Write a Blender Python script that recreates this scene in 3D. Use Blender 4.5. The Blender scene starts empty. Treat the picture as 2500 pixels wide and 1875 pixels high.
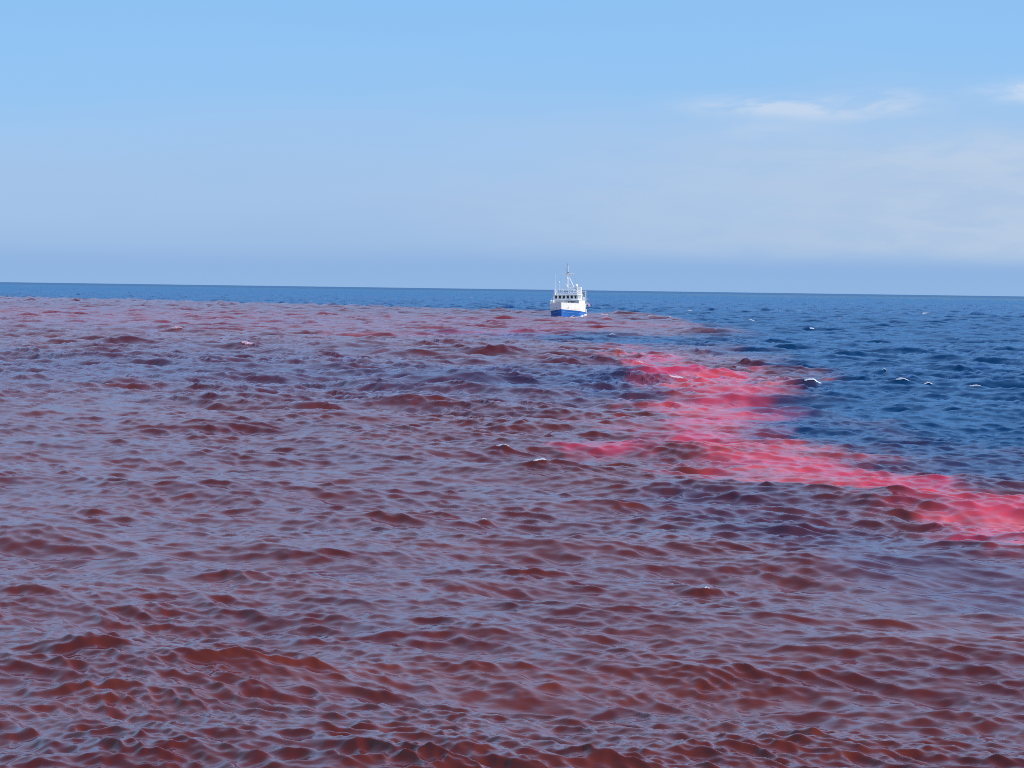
import bpy, bmesh, math, random
import numpy as np
from mathutils import Vector, Matrix

R = math.radians
scene = bpy.context.scene
random.seed(7)

# ------------------------------------------------------------------ camera
PW, PH = 2500.0, 1875.0
FPX = 5300.0                      # focal length in photo pixels (a phone's tele lens, about 27 degrees wide)
CAM_H = 8.5
PITCH = math.atan((937.5 - 705.5) / FPX)
ROLL = math.atan(35.0 / 2500.0)
cam_d = bpy.data.cameras.new("camera")
cam_d.sensor_width = 36.0
cam_d.lens = 36.0 * FPX / PW
cam_d.clip_start = 0.1
cam_d.clip_end = 120000.0
cam = bpy.data.objects.new("camera", cam_d)
scene.collection.objects.link(cam)
CAM_M = Matrix.Rotation(R(90) - PITCH, 3, 'X') @ Matrix.Rotation(ROLL, 3, 'Z')
cam.matrix_world = Matrix.Translation((0, 0, CAM_H)) @ CAM_M.to_4x4()
scene.camera = cam
scene.cycles.filter_width = 1.0
scene.cycles.use_denoising = False      # keep the fine ripples and a little grain

# ------------------------------------------------------------------ light
SUN_AZ = 75.0      # degrees to the right of straight behind the camera
SUN_EL = 36.0
sx = math.cos(R(SUN_EL)) * math.sin(R(SUN_AZ))
sy = -math.cos(R(SUN_EL)) * math.cos(R(SUN_AZ))
sz = math.sin(R(SUN_EL))
sun_d = bpy.data.lights.new("sun", 'SUN')
sun_d.energy = 4.0
sun_d.angle = R(0.53)
sun_d.color = (1.0, 0.95, 0.87)
sun = bpy.data.objects.new("sun", sun_d)
sun.rotation_euler = Vector((sx, sy, sz)).to_track_quat('Z', 'Y').to_euler()
sun.location = (60, -20, 60)
scene.collection.objects.link(sun)

def srgb(r, g, b):
    f = lambda c: (c / 255.0) / 12.92 if c <= 10 else (((c / 255.0) + 0.055) / 1.055) ** 2.4
    return (f(r), f(g), f(b), 1.0)

world = bpy.data.worlds.new("World")
scene.world = world
world.use_nodes = True
wt = world.node_tree
wt.nodes.clear()
def wn(t, **kw):
    n = wt.nodes.new(t)
    for k, v in kw.items():
        setattr(n, k, v)
    return n
def wm(op, a, b=None, c=None, clamp=False):
    n = wt.nodes.new('ShaderNodeMath'); n.operation = op; n.use_clamp = clamp
    for i, v in enumerate((a, b, c)):
        if v is None: continue
        if isinstance(v, (int, float)): n.inputs[i].default_value = v
        else: wt.links.new(v, n.inputs[i])
    return n.outputs[0]
def wmap(v, a, b, c, d, smooth=True):
    n = wn('ShaderNodeMapRange'); n.interpolation_type = 'SMOOTHSTEP' if smooth else 'LINEAR'
    wt.links.new(v, n.inputs[0])
    for i, q in enumerate((a, b, c, d)): n.inputs[i + 1].default_value = q
    return n.outputs[0]
sky = wn('ShaderNodeTexSky', sky_type='NISHITA', sun_disc=False)
sky.sun_elevation = R(SUN_EL)
sky.sun_rotation = math.atan2(sx, sy)
sky.altitude = 0.0; sky.air_density = 1.0; sky.dust_density = 0.6; sky.ozone_density = 2.0
tc = wn('ShaderNodeTexCoord')
sep = wn('ShaderNodeSeparateXYZ'); wt.links.new(tc.outputs['Generated'], sep.inputs[0])
SK = FPX / 3434.0
elev = wm('MULTIPLY', wm('ARCSINE', sep.outputs['Z']), 57.29578 * SK)
azim = wm('MULTIPLY', wm('ARCTAN2', sep.outputs['X'], sep.outputs['Y']), 57.29578 * SK)
comb = wn('ShaderNodeCombineXYZ')
wt.links.new(wm('MULTIPLY', azim, 0.055), comb.inputs[0]); wt.links.new(wm('MULTIPLY', elev, 0.33), comb.inputs[1])
nz = wn('ShaderNodeTexNoise'); nz.inputs['Scale'].default_value = 1.0; nz.inputs['Detail'].default_value = 4.0
nz.inputs['Roughness'].default_value = 0.5
wt.links.new(comb.outputs[0], nz.inputs['Vector'])
# veil of haze lifts a little towards the sun side and wavers
wav = wm('MULTIPLY', wm('SUBTRACT', nz.outputs[0], 0.5), wmap(elev, 1.3, 4.0, 0.7, 4.5))
tilt = wm('MULTIPLY', wmap(azim, -25, 70, 0, 1, False), wmap(elev, 1.5, 5.0, 0.0, -2.2))
el2 = wm('ADD', wm('ADD', elev, wav), tilt)
ramp = wn('ShaderNodeValToRGB')
wt.links.new(wmap(el2, 0.0, 90.0, 0.0, 1.0, False), ramp.inputs[0])
stops = [(0.0, (147, 189, 238)), (0.95, (144, 185, 236)), (1.75, (157, 194, 239)), (3.2, (166, 200, 242)),
         (5.5, (162, 203, 248)), (8.0, (151, 203, 253)), (12.0, (143, 200, 254)), (22.0, (172, 207, 255)),
         (45.0, (172, 205, 255)), (90.0, (125, 170, 245))]
cr = ramp.color_ramp
while len(cr.elements) < len(stops): cr.elements.new(0.5)
for e, (p, c) in zip(cr.elements, stops):
    e.position = p / 90.0; e.color = srgb(*c)
# thin cirrus
comb2 = wn('ShaderNodeCombineXYZ')
wt.links.new(wm('MULTIPLY', azim, 0.30), comb2.inputs[0])
wt.links.new(wm('ADD', wm('MULTIPLY', elev, 1.15), wm('MULTIPLY', azim, -0.03)), comb2.inputs[1])
nz2 = wn('ShaderNodeTexNoise'); nz2.inputs['Scale'].default_value = 1.0; nz2.inputs['Detail'].default_value = 9.0
nz2.inputs['Roughness'].default_value = 0.6; nz2.inputs['Distortion'].default_value = 0.4
wt.links.new(comb2.outputs[0], nz2.inputs['Vector'])
def wisp(a0, e0, wa, we, k, amp):
    da = wm('DIVIDE', wm('SUBTRACT', azim, a0), wa)
    de = wm('DIVIDE', wm('SUBTRACT', wm('SUBTRACT', elev, e0), wm('MULTIPLY', wm('SUBTRACT', azim, a0), k)), we)
    d = wm('ADD', wm('MULTIPLY', da, da), wm('MULTIPLY', de, de))
    return wm('MULTIPLY', wm('POWER', 2.718, wm('MULTIPLY', d, -1.0)), amp)
w = wisp(9.6, 7.5, 2.3, 0.34, 0.0, 1.1)
for a in ((13.3, 7.4, 2.5, 0.42, 0.06, 1.3), (15.6, 8.0, 0.9, 0.5, 0.05, 0.3), (20.8, 8.05, 1.9, 0.40, 0.0, 1.5),
          (10.0, 6.5, 1.6, 0.35, 0, 0.35), (33.0, 8.8, 5.0, 0.6, 0.02, 1.2), (19.5, 5.7, 5.0, 0.55, 0.03, 0.45)):
    w = wm('ADD', w, wisp(*a))
cl = wm('MULTIPLY', w, wmap(nz2.outputs[0], 0.36, 0.60, 0.12, 1.0), clamp=True)
cl = wm('MULTIPLY', cl, 0.72)
mixc = wn('ShaderNodeMix', data_type='RGBA')
wt.links.new(cl, mixc.inputs['Factor'])
wt.links.new(ramp.outputs[0], mixc.inputs['A'])
mixc.inputs['B'].default_value = srgb(216, 230, 252)
veil = wn('ShaderNodeMix', data_type='RGBA')
vf = wm('MULTIPLY', wmap(azim, -12, 24, 0.0, 0.75), wm('MULTIPLY', wmap(el2, 0.9, 2.0, 0.0, 1.0), wmap(el2, 3.5, 8.0, 1.0, 0.0)))
vf = wm('MULTIPLY', vf, wmap(nz2.outputs[0], 0.3, 0.65, 0.55, 1.0))
wt.links.new(vf, veil.inputs['Factor']); wt.links.new(mixc.outputs['Result'], veil.inputs['A'])
veil.inputs['B'].default_value = srgb(196, 214, 238)
bg1 = wn('ShaderNodeBackground'); wt.links.new(sky.outputs[0], bg1.inputs[0]); bg1.inputs[1].default_value = 0.06
bg2 = wn('ShaderNodeBackground'); wt.links.new(veil.outputs['Result'], bg2.inputs[0]); bg2.inputs[1].default_value = 1.0
mixs = wn('ShaderNodeMixShader'); mixs.inputs[0].default_value = 0.86
wt.links.new(bg1.outputs[0], mixs.inputs[1]); wt.links.new(bg2.outputs[0], mixs.inputs[2])
wo = wn('ShaderNodeOutputWorld'); wt.links.new(mixs.outputs[0], wo.inputs[0])

vs = scene.view_settings
vs.view_transform = 'Standard'; vs.look = 'None'; vs.gamma = 1.0; vs.exposure = 0.0; vs.use_curve_mapping = False

# ------------------------------------------------------------------ helpers
C = scene.collection
def ground(px, py, z=0.0):
    """the point of the sea level seen at a photo pixel"""
    d = CAM_M @ Vector(((px - PW / 2) / FPX, (PH / 2 - py) / FPX, -1.0))
    t = (z - CAM_H) / d.z
    return Vector((d.x * t, d.y * t, z))

def new_mat(name):
    m = bpy.data.materials.new(name); m.use_nodes = True
    return m, m.node_tree, m.node_tree.nodes['Principled BSDF']

def smooth01(x, a, b):
    t = np.clip((x - a) / (b - a), 0, 1)
    return t * t * (3 - 2 * t)

# ------------------------------------------------------------------ sea: wave spectrum
rng = np.random.default_rng(11)
WIND = math.radians(-90 - 20)       # the way the waves run, nearly towards the camera
LP = 15.0                            # wavelength at the peak
def make_band(L, N, lmin, lmax, sigma, spread):
    k1 = np.fft.fftfreq(N, L / N) * 2 * np.pi
    kx, ky = np.meshgrid(k1, k1, indexing='ij')
    k = np.hypot(kx, ky); k[0, 0] = 1e-6
    lam = 2 * np.pi / k
    kp = 2 * np.pi / LP
    S = np.exp(-1.25 * (kp / k) ** 2) * k ** -4.0
    S *= 1.0 + 0.9 * np.exp(-((k - kp) / (0.35 * kp)) ** 2)
    th = np.arctan2(ky, kx) - WIND
    c = np.cos(th)
    D = np.where(c > 0, np.abs(c) ** spread, 0) + 0.06 * np.abs(np.cos(th - 0.9)) ** 6 + 0.012
    m = (lam >= lmin) & (lam < lmax)
    A = np.sqrt(S * D) * m
    ph = rng.normal(size=(N, N)) + 1j * rng.normal(size=(N, N))
    H = A * ph
    h = np.fft.ifft2(H).real
    sc = sigma / h.std()
    h = h * sc
    dx = np.fft.ifft2(1j * kx / k * H).real * sc
    dy = np.fft.ifft2(1j * ky / k * H).real * sc
    return dict(L=L, N=N, lmin=lmin, h=h.astype(np.float32), dx=dx.astype(np.float32), dy=dy.astype(np.float32))
# last but one: rms height of the band in metres
BANDS = [make_band(317.0, 1024, 6.0, 60.0, 0.17, 5),
         make_band(263.0, 1024, 2.0, 6.0, 0.056, 7),
         make_band(83.0, 512, 1.0, 2.0, 0.0300, 8),
         make_band(67.0, 768, 0.5, 1.0, 0.0240, 8),
         make_band(43.0, 1024, 0.22, 0.5, 0.0165, 7),
         make_band(19.0, 1024, 0.09, 0.22, 0.0045, 4)]
CHOPS = (1.0, 1.0, 0.7, 0.55, 0.5, 0.5)
FARGAIN = 1.5

def bil(a, L, N, x, y):
    fx = (x / L) * N; fy = (y / L) * N
    ix = np.floor(fx).astype(np.int64); iy = np.floor(fy).astype(np.int64)
    tx = (fx - ix).astype(np.float32); ty = (fy - iy).astype(np.float32)
    # smooth weights so that no facets show
    ix0 = ix % N; ix1 = (ix + 1) % N; iy0 = iy % N; iy1 = (iy + 1) % N
    return ((a[ix0, iy0] * (1 - tx) + a[ix1, iy0] * tx) * (1 - ty) + (a[ix0, iy1] * (1 - tx) + a[ix1, iy1] * tx) * ty)

# smooth value noise for gust patches and streaks
NT = [np.random.default_rng(s).random((256, 256)).astype(np.float32) for s in (1, 2, 3, 4, 5, 6)]
def vnoise(x, y, s=0):
    t = NT[s % 6]
    ix = np.floor(x).astype(np.int64); iy = np.floor(y).astype(np.int64)
    tx = x - ix; ty = y - iy
    tx = tx * tx * (3 - 2 * tx); ty = ty * ty * (3 - 2 * ty)
    a = t[ix % 256, iy % 256]; b = t[(ix + 1) % 256, iy % 256]; c = t[ix % 256, (iy + 1) % 256]; d = t[(ix + 1) % 256, (iy + 1) % 256]
    return (a * (1 - tx) + b * tx) * (1 - ty) + (c * (1 - tx) + d * tx) * ty
def fbm(x, y, s=0, o=3):
    v = 0; a = 0.5; n = 0
    for i in range(o):
        v = v + a * vnoise(x * 2 ** i + 17.3 * i, y * 2 ** i + 5.1 * i, s + i); n += a; a *= 0.5
    return v / n

# single breaking waves: (photo x, photo y, crest length px, height m)
CAPS = [
 # px, py, foam length px, wave height, pink, label
 (607, 841, 52, .75, 1, "pinkish white foam arching over a red brown wave left of the boat"),
 (430, 802, 30, .6, 1, "small pale whitecap on the far red water at left, above the arched one"),
 (1665, 925, 58, .7, 1, "widest pink white foam crest, breaking in the bright red plume"),
 (1231, 1098, 36, .50, 0, "white foam curl on a brown wave left of the plume's pointed tip"),
 (1308, 1147, 36, .30, 0, "low white foam line just below the foam curl in brown water"),
 (1980, 931, 40, .55, 0, "white foam crest on blue water at the tip of the orange red wave"),
 (1975, 803, 34, .55, 0, "longest white foam streak on the blue water right of the boat"),
 (2262, 766, 24, .6, 0, "whitecap far out on blue water near the right edge"),
 (2482, 747, 16, .5, 0, "tiny whitecap below the horizon at the far right edge"),
 (2051, 780, 10, .5, 0, "small white fleck of foam above and right of the longest foam streak"),
 (1835, 781, 16, .5, 0, "short white foam dash left of the longest foam streak"),
 (1910, 756, 12, .5, 0, "left of two white flecks close together below the horizon"),
 (1954, 756, 11, .5, 0, "right of two white flecks close together below the horizon"),
 (1813, 880, 13, .6, 0, "white foam fleck on a dark hump above the red plume's edge"),
 (2160, 906, 14, .5, 0, "pale foam fleck in the middle of the blue water at right"),
 (2205, 932, 34, .5, 0, "thin slanting foam line on blue water at right"),
 (2262, 938, 22, .5, 0, "foam crest at the right end of the thin slanting foam line"),
 (2385, 940, 34, .45, 0, "faint foam line farthest right on the blue water"),
 (1585, 771, 14, .5, 0, "white fleck nearest to the boat's right side on blue water"),
 (1634, 775, 14, .5, 0, "white fleck at the end of the red water right of the boat"),
 (1684, 757, 13, .5, 0, "white fleck right of the boat close under the horizon"),
 (1477, 768, 20, .5, 1, "upper of two pink foam dashes beside the boat's stern"),
 (1479, 777, 22, .4, 1, "lower of two pink foam dashes beside the boat's stern"),
 (1494, 817, 16, .5, 0, "white fleck at the start of the dark blue tongue"),
 (1155, 727, 20, .6, 0, "whitecap on the strip of blue sea left of the boat"),
 (537, 742, 16, .5, 1, "pale fleck at the far edge of the red water at left"),
 (455, 766, 14, .5, 1, "short pale dash on red water above the small whitecap at left"),
 (1570, 887, 22, .4, 1, "pink slanting foam dash above the widest pink crest"),
 (1512, 859, 18, .5, 1, "pale foam dash at the upper left start of the bright plume"),
 (1728, 1450, 14, .22, 0, "small white dab of foam low at right in brown water"),
 (1190, 1278, 13, .28, 0, "small white dab of foam in brown water below the foam curl"),
]
WAVELETS = []
def add_wavelet(p, ln, h, ang):
    WAVELETS.append((p.x, p.y, ln, h, ang))
# a few single larger waves that catch the eye
for (px, py, wl, wh) in ((1640, 1725, 420, .22), (230, 1690, 300, .16), (2000, 1700, 360, .16), (2080, 1195, 300, .30), (230, 1610, 330, .18),
                         (640, 1640, 330, .16), (1580, 1140, 330, .28), (1900, 1300, 300, .22), (1820, 1220, 160, .3), (770, 995, 130, .35), (1940, 942, 110, .6), (250, 1280, 110, .2),
                         (900, 1550, 350, .12), (1300, 1400, 380, .12), (1250, 985, 150, .3), (120, 1600, 300, .14)):
    p = ground(px, py)
    add_wavelet(p, wl / FPX * p.y * 0.55, wh, R(-14 if px > 1200 else 4))

SLICK = ground(2330, 1420)            # smoother patch of water at right
def surface(x, y, d):
    """displaced sea surface above the rest point (x, y), with detail down to spacing d"""
    gust = 0.42 + 1.16 * fbm(x / 11.0 + 3.1, y / 24.0 + 9.7, 0, 3)
    calm = 0.45 * np.exp(-((x - SLICK.x) / 7.0) ** 2 - ((y - SLICK.y) / 17.0) ** 2)
    gust = (0.25 + 1.5 * fbm(x / 11.0 + 3.1, y / 24.0 + 9.7, 0, 3)) * (1 - calm)
    gust2 = 0.15 + 1.7 * fbm(x / 3.6 + 31.0, y / 6.5 + 2.0, 2, 3)
    X = np.array(x, dtype=np.float64); Y = np.array(y, dtype=np.float64); Z = np.zeros_like(X)
    for i, b in enumerate(BANDS):
        if i == 0: w = np.clip((60 - d) / 45, 0, 1)
        elif i == 1: w = np.clip((14 - d) / 10, 0, 1)
        elif i == 2: w = np.clip((2.2 - d) / 1.6, 0, 1)
        elif i == 3: w = np.clip((0.7 - d) / 0.45, 0, 1)
        else: w = np.clip(1.25 - d * 1.6 / b['lmin'], 0, 1) * np.clip(b['lmin'] / (d * 1.2 + 1e-9), 0, 1)
        w = w * (1 + (0.7 if i < 2 else (1.4 if i == 2 else 1.0)) * smooth01(d, 0.09, 0.5) + FARGAIN * smooth01(d, 0.9, 3.5))     # coarse mesh: keep the steepness that finer waves would add
        if i >= 2: w = w * (gust if i < 4 else gust * gust2)
        if not np.any(w > 0): continue
        rx = x * math.cos(i * .13) - y * math.sin(i * .13) + 13 * i; ry = x * math.sin(i * .13) + y * math.cos(i * .13) + 7 * i
        h = bil(b['h'], b['L'], b['N'], rx, ry) * w
        ddx = bil(b['dx'], b['L'], b['N'], rx, ry) * w * CHOPS[i]
        ddy = bil(b['dy'], b['L'], b['N'], rx, ry) * w * CHOPS[i]
        ca, sa = math.cos(-i * .13), math.sin(-i * .13)
        X += ddx * ca - ddy * sa; Y += ddx * sa + ddy * ca; Z += h
    for (wx, wy, ln, hh, an) in WAVELETS:
        wd = max(hh * 2.4, 0.35)
        near = (np.abs(x - wx) < ln * 3 + 3 * wd) & (np.abs(y - wy) < ln * 3 + 4 * wd)
        if not near.any(): continue
        lx = x[near] - wx; ly = y[near] - wy
        u = (lx * math.cos(an) + ly * math.sin(an)); v = (-lx * math.sin(an) + ly * math.cos(an))
        v = v + 0.25 * ln * (vnoise(u / ln * 1.7 + wx, u * 0 + wy, 3) - 0.5)
        amp = hh * np.exp(-(u / ln) ** 2) * (0.7 + 0.6 * vnoise(u / ln * 2.3 + wy, v / wd * 0.8 + wx, 1))
        sd = np.where(v < 0, wd * 0.62, wd * 1.7)          # steep towards the camera
        pr = np.exp(-np.abs(v / sd) ** 1.6)
        Z[near] += amp * pr
        Y[near] -= amp * pr * 0.35
    return X, Y, Z

def mesh_spacing(r):
    return np.where(r < 150, 0.00155, np.where(r < 900, 0.0022, 0.0035)) * r
# each breaking wave sits on a crest that can be seen from the ship, nearest to where it was seen
CAP_AT = []
for (px, py, fl, wh, pk, lb) in CAPS:
    p = ground(px, py)
    t = np.linspace(0.80, 1.12, 900)
    X_, Y_, Z_ = surface(p.x * t, p.y * t, mesh_spacing(p.length * t))
    sl_ = (Z_ - CAM_H) / np.hypot(X_, Y_)
    run = np.maximum.accumulate(sl_)
    vis = sl_ >= run - 1e-9
    crest = vis[:-1] & ~vis[1:]
    target = -CAM_H / p.length
    ii = np.nonzero(crest)[0]
    if len(ii):
        j = ii[np.argmin(np.abs(sl_[ii] - target))]
        CAP_AT.append(Vector((p.x * t[j], p.y * t[j], 0)))
    else:
        CAP_AT.append(p)
CAP_W = []
for (px, py, fl, wh, pk, lb), p in zip(CAPS, CAP_AT):
    CAP_W.append((p.x, p.y, max(fl / FPX * p.y * 1.3, 0.5), wh * 0.55, R(-8 if px % 2 else 6)))
WAVELETS.extend(CAP_W)

# ------------------------------------------------------------------ sea: dye in the water
def uv(px, py):
    g = ground(px, py)
    return g.x / g.y, math.log(g.y)
def blob_field(x, y, pts):
    """pts: (photo x, photo y, half width px, half height px, strength) strung out as a soft ribbon"""
    u = x / y; v = np.log(y)
    F = np.zeros_like(u)
    dense = []
    for a, b in zip(pts[:-1], pts[1:]):
        n = 8
        for i in range(n):
            t = i / n
            dense.append([a[j] * (1 - t) + b[j] * t for j in range(5)])
    dense.append(list(pts[-1]))
    for (px, py, wx, wy, s) in dense:
        u0, v0 = uv(px, py)
        hz = 688 + 35 * px / 2500
        su = wx / FPX; sv = wy / (py - hz)
        q = ((u - u0) / su) ** 2 + ((v - v0) / sv) ** 2
        m = q < 9
        F[m] = np.maximum(F[m], s * np.exp(-q[m]))
    return F

def dye(x, y):
    u = x / y; v = np.log(y)
    # ragged, wind-drawn edges: warp the rest position
    n1 = fbm(x / 9.0, y / 16.0, 1, 4) - 0.5
    n2 = fbm(x / 9.0 + 51, y / 16.0 + 23, 3, 4) - 0.5
    n3 = fbm(x / 2.2 + 11, y / 2.2 + 3, 2, 3) - 0.5
    n4 = fbm(x / 40.0 + 1, y / 60.0 + 3, 4, 3) - 0.5
    yw = np.maximum(y * (1 + 0.09 * n2 + 0.05 * n3), 8); xw = x + n1 * np.minimum(0.06 * y, 12) + (0.02 * n3) * y
    n5 = fbm(u / 0.014 + 30, v / 0.028 + 60, 5, 3) - 0.5
    xw = xw + 0.030 * n5 * y; yw = yw * (1 + 0.05 * n5)
    uw = xw / yw; vw = np.log(yw)
    # far edge
    fb = [uv(*p) for p in ((-600, 716), (0, 727), (350, 735), (700, 744), (1000, 753), (1340, 762), (1500, 766), (1640, 776), (1740, 800))]
    fu = [p[0] for p in fb]; fv = [p[1] for p in fb]
    v_e = np.log(np.maximum(y * (1 + 0.10 * n2 + 0.04 * n3), 8))
    vb = np.interp(u + 0.03 * n1, fu, fv)
    brown = 1 - smooth01(v_e - vb, -0.03, 0.035)
    # right edge (u as a function of v)
    rb = [uv(*p) for p in ((1740, 790), (1760, 812), (1790, 850), (1850, 890), (1950, 925), (1960, 945), (1900, 975), (1960, 1010), (2120, 1045), (2350, 1090), (2600, 1130), (2900, 1180))]
    rv = [p[1] for p in rb][::-1]; ru = [p[0] for p in rb][::-1]
    ub = np.interp(vw, rv, ru)
    edge = smooth01(uw - ub, -0.02, 0.025)
    ok = (vw > uv(2900, 1180)[1])
    brown = brown * (1 - np.where(ok, edge, 0))
    # clearer tongues
    clear = blob_field(xw, yw, [(1080, 812, 120, 5, .35), (1350, 826, 160, 8, .75), (1550, 832, 160, 11, 1.0), (1750, 838, 200, 16, 1.0)])
    clear = np.maximum(clear, blob_field(xw, yw, [(1480, 962, 110, 16, .75), (1560, 975, 60, 10, .5)]))
    clear = np.maximum(clear, blob_field(xw, yw, [(-200, 905, 400, 40, .25), (500, 905, 400, 50, .35), (1000, 925, 350, 45, .42), (1450, 930, 160, 40, .7)]))
    clear = np.maximum(clear, blob_field(xw, yw, [(1890, 1000, 80, 16, .8), (2000, 1045, 130, 24, .95), (2200, 1095, 220, 34, .9), (2500, 1155, 220, 38, .8)]))
    clear = np.maximum(clear, blob_field(xw, yw, [(1700, 1225, 250, 40, .35), (2200, 1370, 300, 60, .35), (2500, 1450, 300, 60, .3)]))
    brown = brown * (1 - np.clip(clear * (1 + 0.8 * n4), 0, 1))
    # bright plume
    P = blob_field(xw, yw, [(1545, 850, 50, 6, .45), (1600, 880, 75, 12, .75), (1660, 915, 95, 16, .9), (1740, 955, 130, 22, .9), (1770, 1000, 130, 26, .85),
                            (1750, 1050, 160, 30, .9), (1740, 1085, 170, 26, 1.0), (1860, 1125, 150, 19, 1.0), (2050, 1165, 160, 20, 1.0),
                            (2230, 1205, 140, 22, .95), (2400, 1245, 150, 34, 1.0), (2560, 1280, 160, 42, 1.0), (2800, 1340, 200, 50, 1.0)])
    P = np.maximum(P, blob_field(xw, yw, [(1345, 1083, 50, 9, .75), (1480, 1092, 95, 14, .95), (1620, 1098, 120, 20, .95)]))
    P = np.maximum(P, blob_field(xw, yw, [(1860, 945, 90, 9, .8), (1945, 941, 35, 8, .85)]))
    P = np.maximum(P, blob_field(xw, yw, [(2300, 1285, 90, 16, .6), (2480, 1320, 120, 24, .7)]))
    P = np.maximum(P, blob_field(xw, yw, [(930, 818, 170, 6, .28), (1160, 822, 150, 6, .35), (1330, 806, 160, 6, .25), (1560, 796, 160, 8, .22)]))
    P = np.maximum(P, blob_field(xw, yw, [(-300, 760, 300, 34, .17), (300, 775, 300, 36, .18), (900, 790, 300, 32, .18), (1400, 790, 250, 20, .17)]))
    P = np.maximum(P, blob_field(xw, yw, [(1600, 1150, 60, 12, .25), (2080, 1195, 110, 14, .5), (1420, 1025, 70, 14, .25)]))
    streak = fbm(u / 0.035 + 40 + v * 6, v / 0.040 + 7, 0, 4)
    streak2 = fbm(u / 0.075 + 50, v / 0.10 + 17, 3, 3)
    hard = smooth01(P, 0.10, 0.55)
    P = np.clip(P * (0.80 + 0.3 * streak) + hard * ((streak - 0.44) * 1.5 + (streak2 - 0.45) * 0.4), 0, 1) * smooth01(P, 0.03, 0.16)
    brown = np.clip(brown * (0.80 + 0.45 * (n4 + 0.5)), 0, 1)
    return brown.astype(np.float32), P.astype(np.float32)

# ------------------------------------------------------------------ sea: the sheet
def build_sea():
    # rows of growing spacing out to the horizon, columns fanning out as the sheet widens
    r = [18.0]
    while r[-1] < 33: r.append(r[-1] * 1.006)
    while r[-1] < 150: r.append(r[-1] * 1.00155)
    while r[-1] < 900: r.append(r[-1] * 1.0022)
    while r[-1] < 7000: r.append(r[-1] * 1.0035)
    q = 1.0035
    while r[-1] < 60000:
        q = min(q * 1.012, 1.05); r.append(r[-1] * q)
    r = np.array(r)
    core = np.arange(-0.27, 0.27001, 0.00112)
    e = [core[-1]]; s = 0.00112
    while e[-1] < 1.3:
        s *= 1.16; e.append(e[-1] + s)
    th = np.concatenate([-np.array(e[1:])[::-1], core, np.array(e[1:])])
    nr, nt = len(r), len(th)
    TH, RR = np.meshgrid(th, r)
    x = (RR * np.sin(TH)).ravel(); y = (RR * np.cos(TH)).ravel()
    dr = np.gradient(r); dth = np.gradient(th)
    D = np.maximum(np.outer(dr, np.ones(nt)), np.outer(r, dth)).ravel()
    X, Y, Z = surface(x, y, D)
    Z -= 0  # mean level 0
    br, pl = dye(x, np.maximum(y, 5.0))
    co = np.empty((nr * nt, 3), np.float32); co[:, 0] = X; co[:, 1] = Y; co[:, 2] = Z
    me = bpy.data.meshes.new("sea")
    idx = np.arange(nr * nt, dtype=np.int32).reshape(nr, nt)
    quads = np.stack([idx[:-1, :-1], idx[:-1, 1:], idx[1:, 1:], idx[1:, :-1]], -1).reshape(-1, 4)
    nf = len(quads)
    me.vertices.add(nr * nt); me.vertices.foreach_set('co', co.ravel())
    me.loops.add(nf * 4); me.loops.foreach_set('vertex_index', quads.ravel())
    me.polygons.add(nf)
    me.polygons.foreach_set('loop_start', np.arange(0, nf * 4, 4, dtype=np.int32))
    me.polygons.foreach_set('loop_total', np.full(nf, 4, np.int32))
    me.polygons.foreach_set('use_smooth', np.ones(nf, bool))
    for nm, v in (('dye', br), ('plume', pl), ('spacing', D.astype(np.float32))):
        a = me.attributes.new(nm, 'FLOAT', 'POINT'); a.data.foreach_set('value', v.astype(np.float32))
    me.update(calc_edges=True)
    o = bpy.data.objects.new("sea", me); C.objects.link(o)
    o['kind'] = 'structure'
    o['label'] = "choppy sea, brown red with dye at left and blue beyond"
    return o

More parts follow.
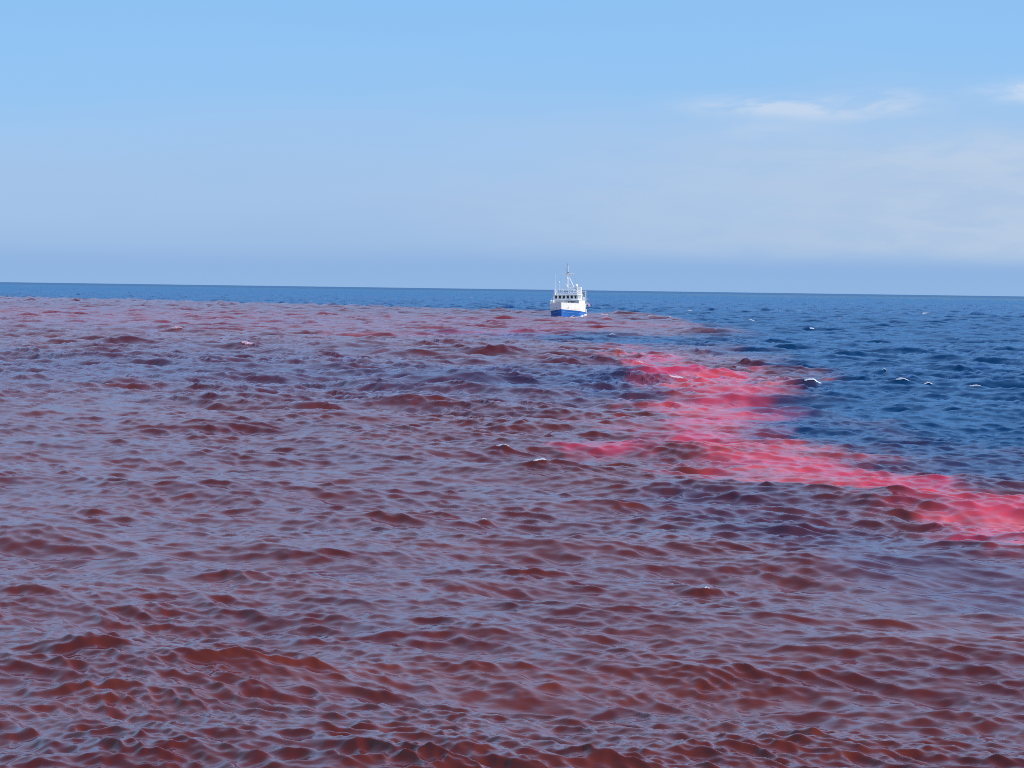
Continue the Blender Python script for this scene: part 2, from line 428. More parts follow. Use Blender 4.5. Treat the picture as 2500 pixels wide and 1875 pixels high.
def sea_material():
    m, nt, b = new_mat("sea_water")
    N = nt.nodes; Lk = nt.links
    def attr(n):
        a = N.new('ShaderNodeAttribute'); a.attribute_name = n; return a.outputs['Fac']
    def math_(op, a, c=None, clamp=False):
        n = N.new('ShaderNodeMath'); n.operation = op; n.use_clamp = clamp
        for i, v in enumerate((a, c)):
            if v is None: continue
            if isinstance(v, (int, float)): n.inputs[i].default_value = v
            else: Lk.new(v, n.inputs[i])
        return n.outputs[0]
    def mixc(f, a, c):
        n = N.new('ShaderNodeMix'); n.data_type = 'RGBA'
        Lk.new(f, n.inputs['Factor'])
        for s, v in (('A', a), ('B', c)):
            if isinstance(v, tuple): n.inputs[s].default_value = v
            else: Lk.new(v, n.inputs[s])
        return n.outputs['Result']
    geo = N.new('ShaderNodeNewGeometry')
    blue = (0.0012, 0.030, 0.082, 1)
    # cloudy, wind-drawn differences in the dye itself
    vm = N.new('ShaderNodeMapping'); vm.inputs['Rotation'].default_value = (0, 0, R(-20)); vm.inputs['Scale'].default_value = (0.06, 0.16, 0.0)
    Lk.new(geo.outputs['Position'], vm.inputs[0])
    vn = N.new('ShaderNodeTexNoise'); vn.inputs['Scale'].default_value = 1.0; vn.inputs['Detail'].default_value = 6.0; vn.inputs['Roughness'].default_value = 0.62
    Lk.new(vm.outputs[0], vn.inputs['Vector'])
    vr = N.new('ShaderNodeMapRange'); Lk.new(vn.outputs[0], vr.inputs[0])
    for i, q in enumerate((0.33, 0.66, 0.0, 1.0)): vr.inputs[i + 1].default_value = q
    brown = mixc(vr.outputs[0], (0.082, 0.0095, 0.0026, 1), (0.135, 0.0205, 0.0016, 1))
    red = mixc(vr.outputs[0], (0.58, 0.038, 0.090, 1), (0.64, 0.078, 0.060, 1))
    c1 = mixc(attr('dye'), blue, brown)
    c2 = mixc(attr('plume'), c1, red)
    # ripples finer than the mesh: strong only where the mesh is too coarse to hold them
    mp = N.new('ShaderNodeMapping'); mp.inputs['Rotation'].default_value = (0, 0, R(12)); mp.inputs['Scale'].default_value = (0.36, 1.0, 0.4)
    Lk.new(geo.outputs['Position'], mp.inputs[0])
    def ripple(scale, detail):
        n = N.new('ShaderNodeTexNoise'); n.inputs['Scale'].default_value = scale; n.inputs['Detail'].default_value = detail
        n.inputs['Roughness'].default_value = 0.55
        Lk.new(mp.outputs[0], n.inputs['Vector']); return n.outputs[0]
    sp = attr('spacing')
    def bump(prev, h, strength, dist):
        n = N.new('ShaderNodeBump'); n.inputs['Distance'].default_value = dist
        if isinstance(strength, float): n.inputs['Strength'].default_value = strength
        else: Lk.new(strength, n.inputs['Strength'])
        Lk.new(h, n.inputs['Height'])
        if prev is not None: Lk.new(prev, n.inputs['Normal'])
        return n.outputs[0]
    b1 = bump(None, ripple(7.0, 3), 0.22, 0.030)
    mr = N.new('ShaderNodeMapRange'); Lk.new(sp, mr.inputs[0])
    for i, q in enumerate((0.25, 0.9, 0.0, 0.30)): mr.inputs[i + 1].default_value = q
    b2 = bump(b1, ripple(2.6, 2), mr.outputs[0], 0.16)
    # murky body under a reflecting surface
    N.remove(b)
    dif = N.new('ShaderNodeBsdfDiffuse'); Lk.new(c2, dif.inputs['Color']); Lk.new(b2, dif.inputs['Normal'])
    glo = N.new('ShaderNodeBsdfGlossy'); glo.inputs['Roughness'].default_value = 0.04; Lk.new(b2, glo.inputs['Normal'])
    dt = N.new('ShaderNodeVectorMath'); dt.operation = 'DOT_PRODUCT'
    Lk.new(b2, dt.inputs[0]); Lk.new(geo.outputs['Incoming'], dt.inputs[1])
    cs = math_('SUBTRACT', 1.0, math_('MAXIMUM', dt.outputs['Value'], 0.0), True)
    fres = math_('ADD', math_('MULTIPLY', math_('POWER', cs, 5.0), 0.98), 0.02)       # Schlick, water
    mx = N.new('ShaderNodeMixShader')
    # facets too fine to model hide one another at grazing angles, so the mirror share levels off
    ex = math_('POWER', 2.718, math_('MULTIPLY', fres, -2.5))
    Lk.new(math_('MULTIPLY', math_('SUBTRACT', 1.0, ex), 0.70, True), mx.inputs[0])
    Lk.new(mixc(attr('dye'), (0.45, 0.68, 0.90, 1), (1.0, 0.87, 0.94, 1)), glo.inputs['Color'])
    Lk.new(dif.outputs[0], mx.inputs[1]); Lk.new(glo.outputs[0], mx.inputs[2])
    Lk.new(mx.outputs[0], N['Material Output'].inputs['Surface'])
    return m

SEA_MAT = sea_material()
sea = build_sea()
sea.data.materials.append(SEA_MAT)

# ------------------------------------------------------------------ foam crests
def foam_material(name, col):
    m, nt, b = new_mat(name)
    n = nt.nodes.new('ShaderNodeTexNoise'); n.inputs['Scale'].default_value = 6.0; n.inputs['Detail'].default_value = 4
    g = nt.nodes.new('ShaderNodeNewGeometry'); nt.links.new(g.outputs['Position'], n.inputs['Vector'])
    r = nt.nodes.new('ShaderNodeValToRGB'); nt.links.new(n.outputs[0], r.inputs[0])
    r.color_ramp.elements[0].position = 0.3; r.color_ramp.elements[0].color = (col[0] * .75, col[1] * .68, col[2] * .70, 1)
    r.color_ramp.elements[1].position = 0.6; r.color_ramp.elements[1].color = (*col, 1)
    nt.links.new(r.outputs[0], b.inputs['Base Color'])
    b.inputs['Roughness'].default_value = 0.7
    bp = nt.nodes.new('ShaderNodeBump'); bp.inputs['Strength'].default_value = 0.6; bp.inputs['Distance'].default_value = 0.05
    nt.links.new(n.outputs[0], bp.inputs['Height']); nt.links.new(bp.outputs[0], b.inputs['Normal'])
    return m
FOAM = [foam_material("foam_white", (0.70, 0.72, 0.74)), foam_material("foam_pink", (0.74, 0.50, 0.54))]

def foam_mesh(cx, cy, ln, wd, ang, lift, d, seed):
    """broken water: a ragged, holed skin of froth lying over the crest"""
    nu, nv = 72, 18
    u = np.linspace(-1, 1, nu); v = np.linspace(-1, 1, nv)
    U, V = np.meshgrid(u, v, indexing='ij')
    bend = 0.9 * (fbm(U * 1.3 + seed * 9.1, U * 0 + 4, 2, 2) - 0.5)
    lx = U * ln; ly = (V + bend) * wd - wd * 0.45
    x = cx + lx * math.cos(ang) - ly * math.sin(ang); y = cy + lx * math.sin(ang) + ly * math.cos(ang)
    X, Y, Z = surface(x.ravel(), y.ravel(), np.full(x.size, d))
    n = fbm(U * 4.0 + seed * 2.2, V * 1.1 + seed * 1.3, 0, 4) + 0.9 * (fbm(U * 13 + seed, V * 4 + seed * 2, 3, 3) - .5)
    core = np.clip(1 - np.abs(U) ** 2.0, 0, 1) ** .7 * np.clip(1 - np.abs(V + .15 * np.sin(U * 5 + seed)) ** 1.5, 0, 1)
    m = core * (0.35 + 1.1 * n)
    T = 0.40
    zz = Z.reshape(nu, nv) + np.clip((m - T) * 2.2, -0.25, 1) * lift + 0.015 * (n - .5)
    co = np.stack([X, Y, zz.ravel()], -1)
    keep = (m[:-1, :-1] + m[1:, :-1] + m[1:, 1:] + m[:-1, 1:]) / 4 > T - 0.06
    bm = bmesh.new()
    vs_ = {}
    def V_(i, j):
        k = i * nv + j
        if k not in vs_: vs_[k] = bm.verts.new(co[k])
        return vs_[k]
    for i in range(nu - 1):
        for j in range(nv - 1):
            if keep[i, j]: bm.faces.new((V_(i, j), V_(i + 1, j), V_(i + 1, j + 1), V_(i, j + 1)))
    me = bpy.data.meshes.new("whitecap"); bm.to_mesh(me); bm.free()
    for p in me.polygons: p.use_smooth = True
    return me
for i, (px, py, fl, wh, pk, lb) in enumerate(CAPS):
    p = CAP_AT[i]
    ln = fl / FPX * p.y * 0.62
    wl = CAP_W[i]
    d = float(mesh_spacing(np.array(p.length)))
    wd = min(max(ln * 0.22, 0.05), 0.6)
    me = foam_mesh(p.x, p.y, ln, wd, wl[4], 0.012 + 0.035 * min(ln, 3.0), d, i + 1)
    me.materials.append(FOAM[pk])
    o = bpy.data.objects.new("whitecap", me); C.objects.link(o)
    o['label'] = lb; o['category'] = "whitecap"; o['group'] = "whitecaps on the sea"

# ------------------------------------------------------------------ ship
def paint(name, col, rough=0.35, dirt=None, metal=0.0):
    m, nt, b = new_mat(name)
    b.inputs['Roughness'].default_value = rough; b.inputs['Metallic'].default_value = metal
    tcn = nt.nodes.new('ShaderNodeTexCoord')
    mp = nt.nodes.new('ShaderNodeMapping'); mp.inputs['Scale'].default_value = (1.3, 1.3, 0.25)
    nt.links.new(tcn.outputs['Object'], mp.inputs[0])
    n = nt.nodes.new('ShaderNodeTexNoise'); n.inputs['Scale'].default_value = 1.2; n.inputs['Detail'].default_value = 5
    nt.links.new(mp.outputs[0], n.inputs['Vector'])
    r = nt.nodes.new('ShaderNodeValToRGB'); nt.links.new(n.outputs[0], r.inputs[0])
    d = dirt or tuple(c * 0.8 for c in col)
    r.color_ramp.elements[0].position = 0.28; r.color_ramp.elements[0].color = (*d, 1)
    r.color_ramp.elements[1].position = 0.5; r.color_ramp.elements[1].color = (*col, 1)
    nt.links.new(r.outputs[0], b.inputs['Base Color'])
    return m
WHITE = paint("white_paint", (0.84, 0.84, 0.82), 0.55, (0.70, 0.67, 0.62))
BLUE = paint("blue_hull_paint", (0.004, 0.135, 0.48), 0.5, (0.004, 0.10, 0.36))
LBLUE = paint("light_blue_paint", (0.10, 0.30, 0.70), 0.35)
GREY = paint("grey_steel", (0.30, 0.31, 0.33), 0.5)
DARK = paint("dark_steel", (0.05, 0.05, 0.055), 0.5)
DECK = paint("deck_green_grey", (0.20, 0.22, 0.21), 0.7)
BROWN = paint("rusty_brown_steel", (0.20, 0.12, 0.07), 0.7)
GLASSM = paint("dark_window_glass", (0.006, 0.010, 0.02), 0.06)
REDM = paint("pink_cloth", (0.55, 0.35, 0.48), 0.8)

ship = bpy.data.objects.new("ship", None); C.objects.link(ship)
ship['label'] = "white ship with blue lower hull and tall mast, bow towards the viewer"
ship['category'] = "ship"
bow = ground(1371, 775)
los = math.atan2(bow.x, bow.y)
YAW = 8.2
hd = math.pi + los + R(YAW)           # heading clockwise from +y
ship.location = (bow.x, bow.y, 0)
ship.rotation_euler = (R(1.2), R(-0.6), math.pi / 2 - hd)
ship.scale = (1.0, 1.05, 1.0)

def part(name, bm, mat, parent=None, smooth=False, bevel=0):
    me = bpy.data.meshes.new(name)
    bmesh.ops.recalc_face_normals(bm, faces=bm.faces)
    bm.to_mesh(me); bm.free()
    if smooth:
        for p in me.polygons: p.use_smooth = True
    me.materials.append(mat)
    o = bpy.data.objects.new(name, me); C.objects.link(o)
    o.parent = parent or ship
    if bevel:
        md = o.modifiers.new("bevel", 'BEVEL'); md.width = bevel; md.segments = 2; md.limit_method = 'ANGLE'
    return o
def bx(bm, x0, x1, y0, y1, z0, z1):
    vs_ = [bm.verts.new((x, y, z)) for z in (z0, z1) for y in (y0, y1) for x in (x0, x1)]
    for f in ((0, 1, 3, 2), (4, 6, 7, 5), (0, 4, 5, 1), (2, 3, 7, 6), (0, 2, 6, 4), (1, 5, 7, 3)):
        bm.faces.new([vs_[i] for i in f])
def tube(bm, a, b, r0, r1=None, n=8):
    a = Vector(a); b = Vector(b); r1 = r0 if r1 is None else r1
    d = (b - a).normalized(); s = d.orthogonal().normalized(); t = d.cross(s)
    ra = [bm.verts.new(a + (s * math.cos(q) + t * math.sin(q)) * r0) for q in [2 * math.pi * i / n for i in range(n)]]
    rb = [bm.verts.new(b + (s * math.cos(q) + t * math.sin(q)) * r1) for q in [2 * math.pi * i / n for i in range(n)]]
    for i in range(n): bm.faces.new((ra[i], ra[(i + 1) % n], rb[(i + 1) % n], rb[i]))
    bm.faces.new(ra[::-1]); bm.faces.new(rb)
def lathe(bm, c, prof, n=16):
    rings = []
    for (r, z) in prof:
        rings.append([bm.verts.new((c[0] + r * math.cos(2 * math.pi * i / n), c[1] + r * math.sin(2 * math.pi * i / n), c[2] + z)) for i in range(n)])
    for a, b in zip(rings[:-1], rings[1:]):
        for i in range(n): bm.faces.new((a[i], a[(i + 1) % n], b[(i + 1) % n], b[i]))
    bm.faces.new(rings[0][::-1]); bm.faces.new(rings[-1])
def prism(bm, pts, z0, z1):
    a = [bm.verts.new((p[0], p[1], z0)) for p in pts]; b = [bm.verts.new((p[0], p[1], z1)) for p in pts]
    n = len(pts)
    for i in range(n): bm.faces.new((a[i], a[(i + 1) % n], b[(i + 1) % n], b[i]))
    bm.faces.new(a[::-1]); bm.faces.new(b)

# hull lines: local x forward (stem at 0), y to port, z up
SL = 27.0
STA = [0, .35, .8, 1.4, 2.2, 3.2, 4.4, 5.8, 7.2, 9, 12, 16, 20, 23, 25.5, SL]
def half(a, z):
    """half breadth at a metres behind the stem and height z"""
    full = 4.6 - 0.10 * max(0, (a - 20)) ** 1.2
    e = 7.0 + (0 if z > 2.5 else (2.5 - z) * 1.1)
    t = min(a / e, 1.0)
    fl = 1.0 - 0.05 * max(0, 4.4 - z) * max(0.25, 1 - a / 12.0)
    return max(full * fl * (1 - (1 - t) ** 1.55), 0.03)
def rake(a, z):
    return (0.16 * z) * max(0, 1 - a / 5.0)
def paint_line(a): return 2.55 - 0.62 * (1 - math.exp(-a / 5.0)) - 0.012 * a
def sheer(a): return 4.55 - 0.38 * (1 - math.exp(-a / 4.0))
def side_strip(zlo, zhi, nz_, mat, name, off=0.0, a0=0.0, a1=SL, cap=True):
    bm = bmesh.new()
    st = [a for a in STA if a0 <= a <= a1]
    if st[0] > a0: st.insert(0, a0)
    if st[-1] < a1: st.append(a1)
    L, Rr = [], []
    for a in st:
        l, r_ = [], []
        for j in range(nz_ + 1):
            z = zlo(a) + (zhi(a) - zlo(a)) * j / nz_
            h = half(a, z) + off
            xx = -a + rake(a, z) + (off if a == 0 else 0)
            l.append(bm.verts.new((xx, h, z))); r_.append(bm.verts.new((xx, -h, z)))
        L.append(l); Rr.append(r_)
    for i in range(len(st) - 1):
        for j in range(nz_):
            bm.faces.new((L[i][j], L[i + 1][j], L[i + 1][j + 1], L[i][j + 1]))
            bm.faces.new((Rr[i][j], Rr[i][j + 1], Rr[i + 1][j + 1], Rr[i + 1][j]))
    if a0 == 0:
        for j in range(nz_): bm.faces.new((L[0][j], L[0][j + 1], Rr[0][j + 1], Rr[0][j]))
    if a1 == SL and cap:
        for j in range(nz_): bm.faces.new((L[-1][j], Rr[-1][j], Rr[-1][j + 1], L[-1][j + 1]))
    return part(name, bm, mat)
hull = side_strip(lambda a: -1.6, paint_line, 6, BLUE, "hull")
hull['label'] = "blue painted lower hull"
top = side_strip(lambda a: paint_line(a) + 0.001, sheer, 4, WHITE, "topsides")
top['label'] = "white painted upper hull"
# rubbing strakes
for zz, mt in ((lambda a: paint_line(a) - 0.80, LBLUE), (lambda a: paint_line(a) - 0.02, WHITE)):
    side_strip(zz, lambda a, zz=zz: zz(a) + (0.16 if mt is LBLUE else 0.08), 1, mt, "rubbing_strake", off=0.07, a0=0.35)
# bulwark cap rail and deck
side_strip(lambda a: sheer(a) + 0.002, lambda a: sheer(a) + 0.09, 1, WHITE, "bulwark_rail", off=0.03)
bm = bmesh.new()
prism(bm, [(-a + rake(a, 3.4), half(a, 3.4) - 0.05) for a in STA] + [(-a + rake(a, 3.4), -half(a, 3.4) + 0.05) for a in STA[::-1]], 3.3, 3.4)
part("foredeck", bm, DECK)

# deckhouse over the full breadth, wheelhouse on top
HX = -8.6
bm = bmesh.new()
hp = [(HX, 4.1), (-12, 4.32), (-16, 4.32), (-20, 4.28), (-24.5, 3.9), (-24.5, -3.9), (-20, -4.28), (-16, -4.32), (-12, -4.32), (HX, -4.1)]
prism(bm, hp, 3.41, 5.25)
dh = part("deckhouse", bm, WHITE, bevel=0.05)
bm = bmesh.new(); prism(bm, [(p[0] + (0.12 if p[0] == HX else 0), p[1] * 1.02) for p in hp], 5.252, 5.36); part("boat_deck", bm, WHITE)
# details on the front of the deckhouse: doors, portholes, lockers
for (y0, y1, z0, z1, mt, nm) in ((-3.95, -3.1, 3.6, 5.1, GREY, "side_panel"), (3.1, 3.95, 3.75, 5.1, GREY, "side_panel"), (-.5, .25, 3.55, 5.05, GREY, "door")):
    bm = bmesh.new(); bx(bm, HX, HX + 0.06, y0, y1, z0, z1)
    q = part(nm, bm, mt if nm == "door" else paint("pale_grey_paint", (0.55, 0.54, 0.52)), dh)
    if nm == "door":
        bm = bmesh.new(); tube(bm, (HX + .08, .12, 4.2), (HX + .08, .12, 4.4), .03); part("handle", bm, DARK, q)
for y in (-2.6, -1.9, -1.2, 0.9, 1.7, 2.5):
    bm = bmesh.new(); tube(bm, (HX - .02, y, 4.75), (HX + .05, y, 4.75), .21, n=14); q = part("porthole", bm, GREY, dh)
    bm = bmesh.new(); tube(bm, (HX + .051, y, 4.75), (HX + .06, y, 4.75), .16, n=14); part("pane", bm, GLASSM, q)

WX0, WX1, WW = -9.6, -16.8, 3.65
bm = bmesh.new()
prof = [(WX0 + .25, WW), (WX1, WW), (WX1, -WW), (WX0 + .25, -WW)]
prism(bm, prof, 5.362, 5.85)
wh = part("wheelhouse", bm, WHITE)
bm = bmesh.new(); prism(bm, [(WX0 - .05, WW - .12), (WX1, WW - .12), (WX1, -WW + .12), (WX0 - .05, -WW + .12)], 5.851, 6.82)
part("wheelhouse_core", bm, GLASSM, wh)
# window posts leave six panes across the front, five along each side
def wall_grid(x0, y0, x1, y1, n, post, off):
    dx, dy = x1 - x0, y1 - y0
    ln = math.hypot(dx, dy); ux, uy = dx / ln, dy / ln; nx, ny = -uy * off, ux * off
    for i in range(n + 1):
        c = ln * i / n
        w2 = post * (0.5 if 0 < i < n else 0.7)
        bm = bmesh.new()
        prism(bm, [(x0 + ux * (c - w2) , y0 + uy * (c - w2)), (x0 + ux * (c + w2), y0 + uy * (c + w2)),
                   (x0 + ux * (c + w2) + nx, y0 + uy * (c + w2) + ny), (x0 + ux * (c - w2) + nx, y0 + uy * (c - w2) + ny)], 5.852, 6.82)
        part("window_post", bm, WHITE, wh)
        if i < n:
            c0, c1 = c + post * .52, ln * (i + 1) / n - post * .52
            bm = bmesh.new(); k = 0.35
            prism(bm, [(x0 + ux * c0, y0 + uy * c0), (x0 + ux * c1, y0 + uy * c1), (x0 + ux * c1 + nx * k, y0 + uy * c1 + ny * k), (x0 + ux * c0 + nx * k, y0 + uy * c0 + ny * k)], 5.93, 6.72)
            part("window", bm, GLASSM, wh)
wall_grid(WX0 + .02, -WW + .1, WX0 + .02, WW - .1, 6, 0.50, -0.16)
wall_grid(WX1 + .1, WW - .10, WX0 - .1, WW - .10, 5, 0.62, 0.16)
wall_grid(WX1 + .1, -WW + .10, WX0 - .1, -WW + .10, 5, 0.62, -0.16)
bm = bmesh.new(); prism(bm, [(WX0 + .75, WW - .3), (WX0 + .4, WW + .25), (WX1 - .6, WW + .35), (WX1 - .6, -WW - .35), (WX0 + .4, -WW - .25), (WX0 + .75, -WW + .3)], 6.822, 7.12)
rf = part("wheelhouse_roof", bm, WHITE, bevel=0.04)
# flying bridge: low coaming, rails, equipment
bm = bmesh.new(); prism(bm, [(-11.0, 3.2), (-11.1, 3.2), (-11.1, -3.2), (-11.0, -3.2)], 7.122, 7.75); part("wind_screen", bm, paint("pale_blue_grey_paint", (0.50, 0.56, 0.66)))
def rail(pts, hts, name="guard_rail", r=.035):
    bm = bmesh.new()
    for a, b in zip(pts[:-1], pts[1:]):
        for h in hts: tube(bm, (a[0], a[1], a[2] + h), (b[0], b[1], b[2] + h), r, n=6)
        n = max(1, int((Vector(b) - Vector(a)).length / 1.3))
        for i in range(n + 1):
            p = Vector(a).lerp(Vector(b), i / n); tube(bm, p, p + Vector((0, 0, hts[-1])), r, n=6)
    return part(name, bm, WHITE)
rail([(-10.2, -3.5, 7.12), (-10.0, 0, 7.12), (-10.2, 3.5, 7.12), (-17.0, 3.6, 7.12)], (.55, 1.2), r=.06)
rail([(-10.2, -3.5, 7.12), (-17.0, -3.6, 7.12)], (.55, 1.2), r=.06)
rail([(-17.2, 4.2, 5.36), (-24, 3.9, 5.36), (-24, -3.9, 5.36), (-17.2, -4.2, 5.36)], (.5, 1.0))
rail([(-1.2, .9, 4.5), (.1, 0, 4.6), (-1.2, -.9, 4.5)], (.45, .85), "bow_rail")
# gantry beam at the foot of the mast
bm = bmesh.new()
bx(bm, -13.9, -13.55, -1.55, 2.3, 9.08, 9.36)
part("gantry_beam", bm, WHITE)
for y in (-1.4, .3, 2.15):
    bm = bmesh.new(); tube(bm, (-13.7, y, 7.12), (-13.7, y, 9.1), .11, .09); part("gantry_leg", bm, WHITE)
bm = bmesh.new(); bx(bm, -13.2, -12.9, -3.3, 2.1, 8.62, 8.78); part("light_bar", bm, WHITE)
for y in (-3.1, 1.9):
    bm = bmesh.new(); tube(bm, (-13.05, y, 7.12), (-13.05, y, 8.65), .06); part("light_bar_post", bm, WHITE)
# mast
bm = bmesh.new(); tube(bm, (-13.6, 0, 9.3), (-13.6, 0, 13.6), .22, .18, 10); tube(bm, (-13.6, .05, 13.6), (-13.6, .12, 16.0), .16, .11, 8)
mast = part("mast", bm, WHITE)
bm = bmesh.new(); tube(bm, (-13.6, .05, 15.8), (-13.6, .0, 16.9), .08, .05, 6); part("mast_top_pole", bm, GREY, mast)
bm = bmesh.new(); tube(bm, (-13.6, -1.9, 13.45), (-13.6, 1.95, 13.55), .15, .13, 8); part("yard", bm, WHITE, mast)
bm = bmesh.new(); tube(bm, (-13.6, 1.9, 13.5), (-13.6, 1.95, 14.2), .03, .02, 6); part("yard_antenna", bm, WHITE, mast)
bm = bmesh.new(); tube(bm, (-13.7, .25, 12.9), (-15.2, 1.75, 9.2), .15, .16, 8); part("mast_brace", bm, WHITE, mast)
bm = bmesh.new(); tube(bm, (-13.5, -.14, 13.7), (-13.5, -.22, 15.5), .05, .05, 6); part("signal_lamp_cable", bm, DARK, mast)
bm = bmesh.new(); lathe(bm, (-13.35, -.02, 11.75), [(.10, 0), (.26, .08), (.28, .35), (.2, .6), (.05, .68)], 12); part("mast_lamp", bm, WHITE, mast)
bm = bmesh.new(); lathe(bm, (-13.2, -.05, 9.5), [(.22, 0), (.30, .1), (.30, .45), (.16, .6)], 12); rp = part("radar_pedestal", bm, WHITE, mast)
bm = bmesh.new(); bx(bm, -13.32, -13.08, -.95, .85, 10.1, 10.3); part("radar_scanner", bm, WHITE, rp, bevel=.05)
bm = bmesh.new(); bx(bm, -13.35, -13.05, .1, .5, 13.75, 14.05); part("mast_light_box", bm, DARK, mast)
# stays
bm = bmesh.new()
tube(bm, (-13.6, 0.1, 16.0), (-.6, 0, 5.0), .012, n=4); tube(bm, (-13.6, -1.8, 13.4), (-14.5, -3.4, 7.2), .012, n=4); tube(bm, (-13.6, 1.8, 13.4), (-14.5, 3.4, 7.2), .012, n=4)
part("rigging", bm, GREY, mast)
# radome, funnel, boat davit
bm = bmesh.new(); lathe(bm, (-14.0, 2.55, 9.35), [(.25, 0), (.48, .15), (.54, .45), (.48, .8), (.3, 1.0), (.06, 1.08)], 18); rd = part("radome", bm, WHITE, smooth=True)
bm = bmesh.new(); tube(bm, (-14.0, 2.75, 7.12), (-14.0, 2.65, 9.5), .26, .22, 10); part("radome_post", bm, WHITE, rd)
bm = bmesh.new(); tube(bm, (-13.6, 2.0, 9.3), (-13.4, 2.9, 8.5), .07, n=6); part("radome_strut", bm, BROWN, rd)
bm = bmesh.new(); prism(bm, [(-18.3, 2.45), (-18.3, 3.5), (-20.0, 3.5), (-20.0, 2.45)], 5.362, 9.5)
for v in bm.verts:
    if v.co.z > 9: v.co.y -= 0.12; v.co.x -= 0.25
fn = part("funnel", bm, WHITE, bevel=.12)
bm = bmesh.new(); tube(bm, (-19.4, 2.7, 9.4), (-19.8, 2.7, 10.0), .14, n=10); part("exhaust_pipe", bm, GREY, fn)
bm = bmesh.new(); bx(bm, -22.4, -20.4, 3.35, 4.5, 8.0, 8.16); cn = part("canopy", bm, WHITE)
for (x, y) in ((-20.5, 4.4), (-22.3, 4.4), (-22.3, 3.45), (-20.5, 3.45)):
    bm = bmesh.new(); tube(bm, (x, y, 5.36), (x, y, 8.0), .05, n=6); part("canopy_post", bm, WHITE, cn)
bm = bmesh.new(); bx(bm, -22.1, -20.7, 3.5, 4.3, 7.1, 7.8); part("stowed_boat_cover", bm, GREY, cn, bevel=.2)
# searchlight, lifebuoy, whip antennas
bm = bmesh.new(); tube(bm, (-10.9, -2.85, 7.12), (-10.9, -2.85, 7.45), .07); sl = part("searchlight", bm, WHITE)
bm = bmesh.new(); tube(bm, (-11.15, -2.85, 7.6), (-10.65, -2.9, 7.6), .22, .30, 14); part("lamp_housing", bm, WHITE, sl)
bm = bmesh.new(); tube(bm, (-10.64, -2.9, 7.6), (-10.63, -2.9, 7.6), .27, .27, 14); part("lens", bm, paint("pale_glass", (.7, .78, .8), .1), sl)
for (y, z) in ((-3.3, 8.25), (1.0, 7.75), (-1.2, 8.45)):
    bm = bmesh.new()
    n, k = 20, 8
    rr = [[bm.verts.new((-9.95 + .09 * math.sin(2 * math.pi * j / k), y + (.30 + .09 * math.cos(2 * math.pi * j / k)) * math.cos(2 * math.pi * i / n), z + (.30 + .09 * math.cos(2 * math.pi * j / k)) * math.sin(2 * math.pi * i / n))) for j in range(k)] for i in range(n)]
    for i in range(n):
        for j in range(k): bm.faces.new((rr[i][j], rr[(i + 1) % n][j], rr[(i + 1) % n][(j + 1) % k], rr[i][(j + 1) % k]))
    part("lifebuoy", bm, WHITE, smooth=True)
for (x, y, z0, z1) in ((-12.2, -3.55, 7.1, 13.5), (-16.5, -3.0, 7.1, 10.8)):
    bm = bmesh.new(); tube(bm, (x, y, z0), (x, y, z0 + 1.5), .09, .08, 6); tube(bm, (x, y, z0 + 1.5), (x, y, z1), .08, .06, 6)
    q = part("whip_antenna", bm, paint("pale_antenna", (.72, .76, .85)))
    if x == -16.5:
        bm = bmesh.new(); lathe(bm, (x, y, z1 - .1), [(.04, 0), (.18, .3), (.22, .45), (.16, .6)], 12); part("satellite_antenna", bm, WHITE, q)
# life raft canisters on the forward corner, deck gear on the foredeck
for (y, x) in ((-4.2, -8.1), (-3.55, -8.0)):
    bm = bmesh.new()
    lathe(bm, (x, y, 4.30), [(.2, 0), (.31, .1), (.32, .5), (.34, .55), (.32, .6), (.31, 1.05), (.2, 1.18)], 16); part("life_raft_canister", bm, WHITE, smooth=True)
bm = bmesh.new(); tube(bm, (-3.9, -.9, 3.9), (-3.9, .9, 3.9), .34, n=14); wn_ = part("anchor_windlass", bm, GREY)
for y in (-1.0, -.1, .8):
    bm = bmesh.new(); tube(bm, (-3.9, y, 3.9), (-3.9, y + .12, 3.9), .62, n=16); part("drum_flange", bm, DARK, wn_)
bm = bmesh.new(); tube(bm, (-6.4, 1.2, 3.4), (-6.4, 1.2, 5.05), .16, n=10); ck = part("deck_crane", bm, BROWN)
bm = bmesh.new(); tube(bm, (-6.4, 1.2, 5.0), (-5.6, 3.5, 4.9), .11, .08, 8); part("boom", bm, BROWN, ck)
bm = bmesh.new(); tube(bm, (-6.4, 1.2, 5.05), (-6.9, .1, 5.15), .08, .06, 8); part("counter_arm", bm, GREY, ck)
bm = bmesh.new(); tube(bm, (-6.2, 1.7, 4.3), (-5.8, 2.9, 4.75), .06, n=6); part("hydraulic_ram", bm, DARK, ck)
bm = bmesh.new(); bx(bm, -6.3, -5.3, -1.1, .2, 3.4, 4.35); part("hatch_coaming", bm, WHITE, bevel=.05)
for y in (-2.2, 2.6):
    bm = bmesh.new(); tube(bm, (-6.2, y, 3.4), (-6.2, y, 4.75), .14, n=10); tube(bm, (-6.2, y, 4.7), (-5.9, y, 4.85), .2, .24, 10); part("ventilator", bm, GREY)
# anchor in its pocket on the port bow
for s in (1, -1):
    a, z = 1.9, 3.3
    bm = bmesh.new(); yy = s * (half(a, z) + .06)
    tube(bm, (-a + .2, yy - s * .08, z + .35), (-a + .2, yy, z - .35), .06, n=6); tube(bm, (-a - .1, yy + s * .12, z - .38), (-a + .5, yy - s * .12, z - .38), .07, n=6)
    part("anchor", bm, DARK)
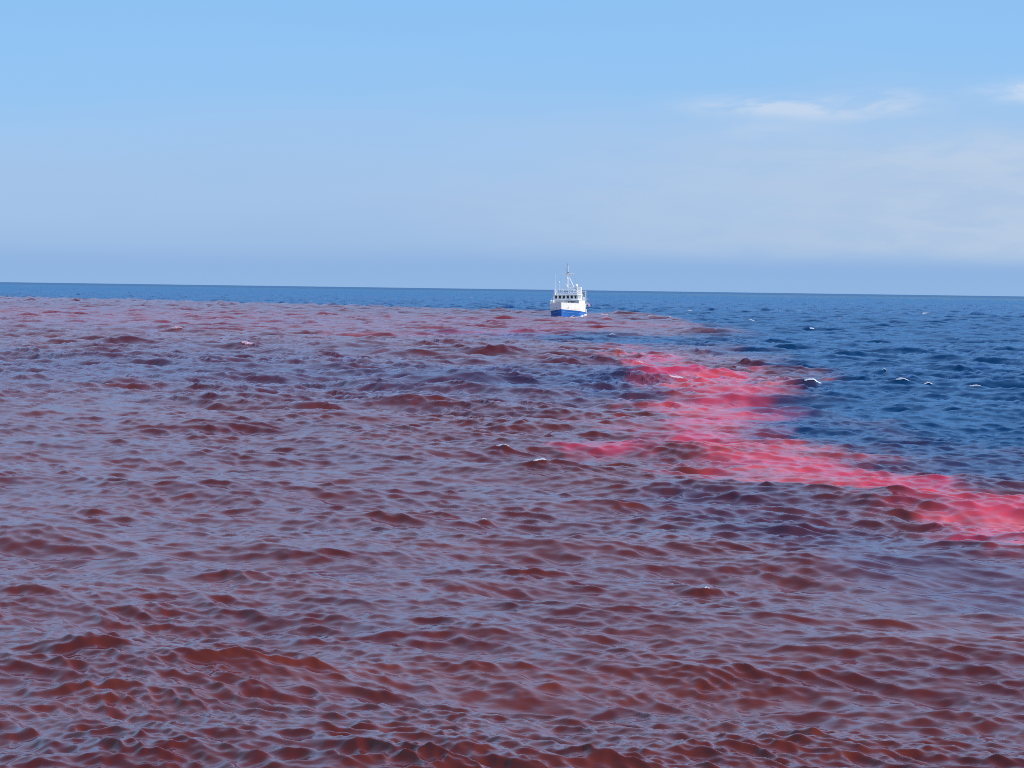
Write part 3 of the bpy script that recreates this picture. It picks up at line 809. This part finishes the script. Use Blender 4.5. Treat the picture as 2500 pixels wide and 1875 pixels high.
# ensign on the quarter
bm = bmesh.new(); tube(bm, (-25.2, 4.0, 3.4), (-26.0, 4.3, 6.0), .04, n=6); fs_ = part("flag_staff", bm, WHITE)
bm = bmesh.new()
g = [[bm.verts.new((-25.9 - .05 * i, 4.35 + .13 * i, 4.0 - .13 * i + .9 * j + .06 * math.sin(i * 1.4))) for j in range(2)] for i in range(7)]
for i in range(6): bm.faces.new((g[i][0], g[i + 1][0], g[i + 1][1], g[i][1]))
fl_ = part("flag", bm, REDM, fs_)
sm = fl_.modifiers.new("thick", 'SOLIDIFY'); sm.thickness = .01
# fender boards along the port quarter
for a in (21.0, 23.0):
    bm = bmesh.new(); tube(bm, (-a, half(a, 2.5) + .22, 1.4), (-a, half(a, 2.5) + .22, 2.6), .2, n=10); part("fender", bm, paint("pale_fender", (.6, .62, .72)))

# wash along the hull
def wash_mesh(side, a0, a1, wd, lift, seed):
    nu, nv = 120, 14
    vs_, fs = [], []
    M = Matrix.Translation(ship.location) @ ship.rotation_euler.to_matrix().to_4x4() @ Matrix.Diagonal((1.0, 1.05, 1.0, 1.0))
    for i in range(nu):
        t = i / (nu - 1); a = a0 + (a1 - a0) * t
        env = (t * (1 - t) * 4) ** .5 * (.3 + .9 * float(fbm(np.array([t * 9.0 + seed]), np.array([seed * 1.0]), 1, 3)[0])) * (0.4 + 0.9 * t)
        for j in range(nv):
            s = j / (nv - 1)
            q = M @ Vector((-a, side * (half(a, .1) - .06 + wd * env * s), 0))
            vs_.append((q.x, q.y, s))
            fs_i = None
    P = np.array(vs_)
    X, Y, Z = surface(P[:, 0].copy(), P[:, 1].copy(), np.full(len(P), .6))
    sv = P[:, 2]
    l = fbm(P[:, 0] * 1.1, P[:, 1] * 1.1, 2, 3)
    m = (1 - sv ** 1.5) * (0.15 + 1.3 * l)
    out = np.stack([P[:, 0], P[:, 1], np.maximum(Z, -.05) + np.clip(m - .3, -.2, 1) * lift], -1)
    for i in range(nu - 1):
        for j in range(nv - 1):
            q = (i * nv + j, (i + 1) * nv + j, (i + 1) * nv + j + 1, i * nv + j + 1)
            if sum(m[k] for k in q) / 4 > .3: fs.append(q)
    me = bpy.data.meshes.new("bow_wave_foam"); me.from_pydata(out.tolist(), [], fs)
    for p in me.polygons: p.use_smooth = True
    return me
for (side, a0, a1, wd, lift, seed, lb) in ((1, 1.0, 28.5, 1.7, .55, 3, "pale wash of foam along the sunlit side of the ship's waterline"),
        (-1, 0.1, 5.0, .7, .35, 8, "small curl of foam at the shaded left side of the ship's bow")):
    me = wash_mesh(side, a0, a1, wd, lift, seed); me.materials.append(FOAM[0])
    o = bpy.data.objects.new("bow_wave_foam", me); C.objects.link(o)
    o['label'] = lb; o['category'] = "foam"
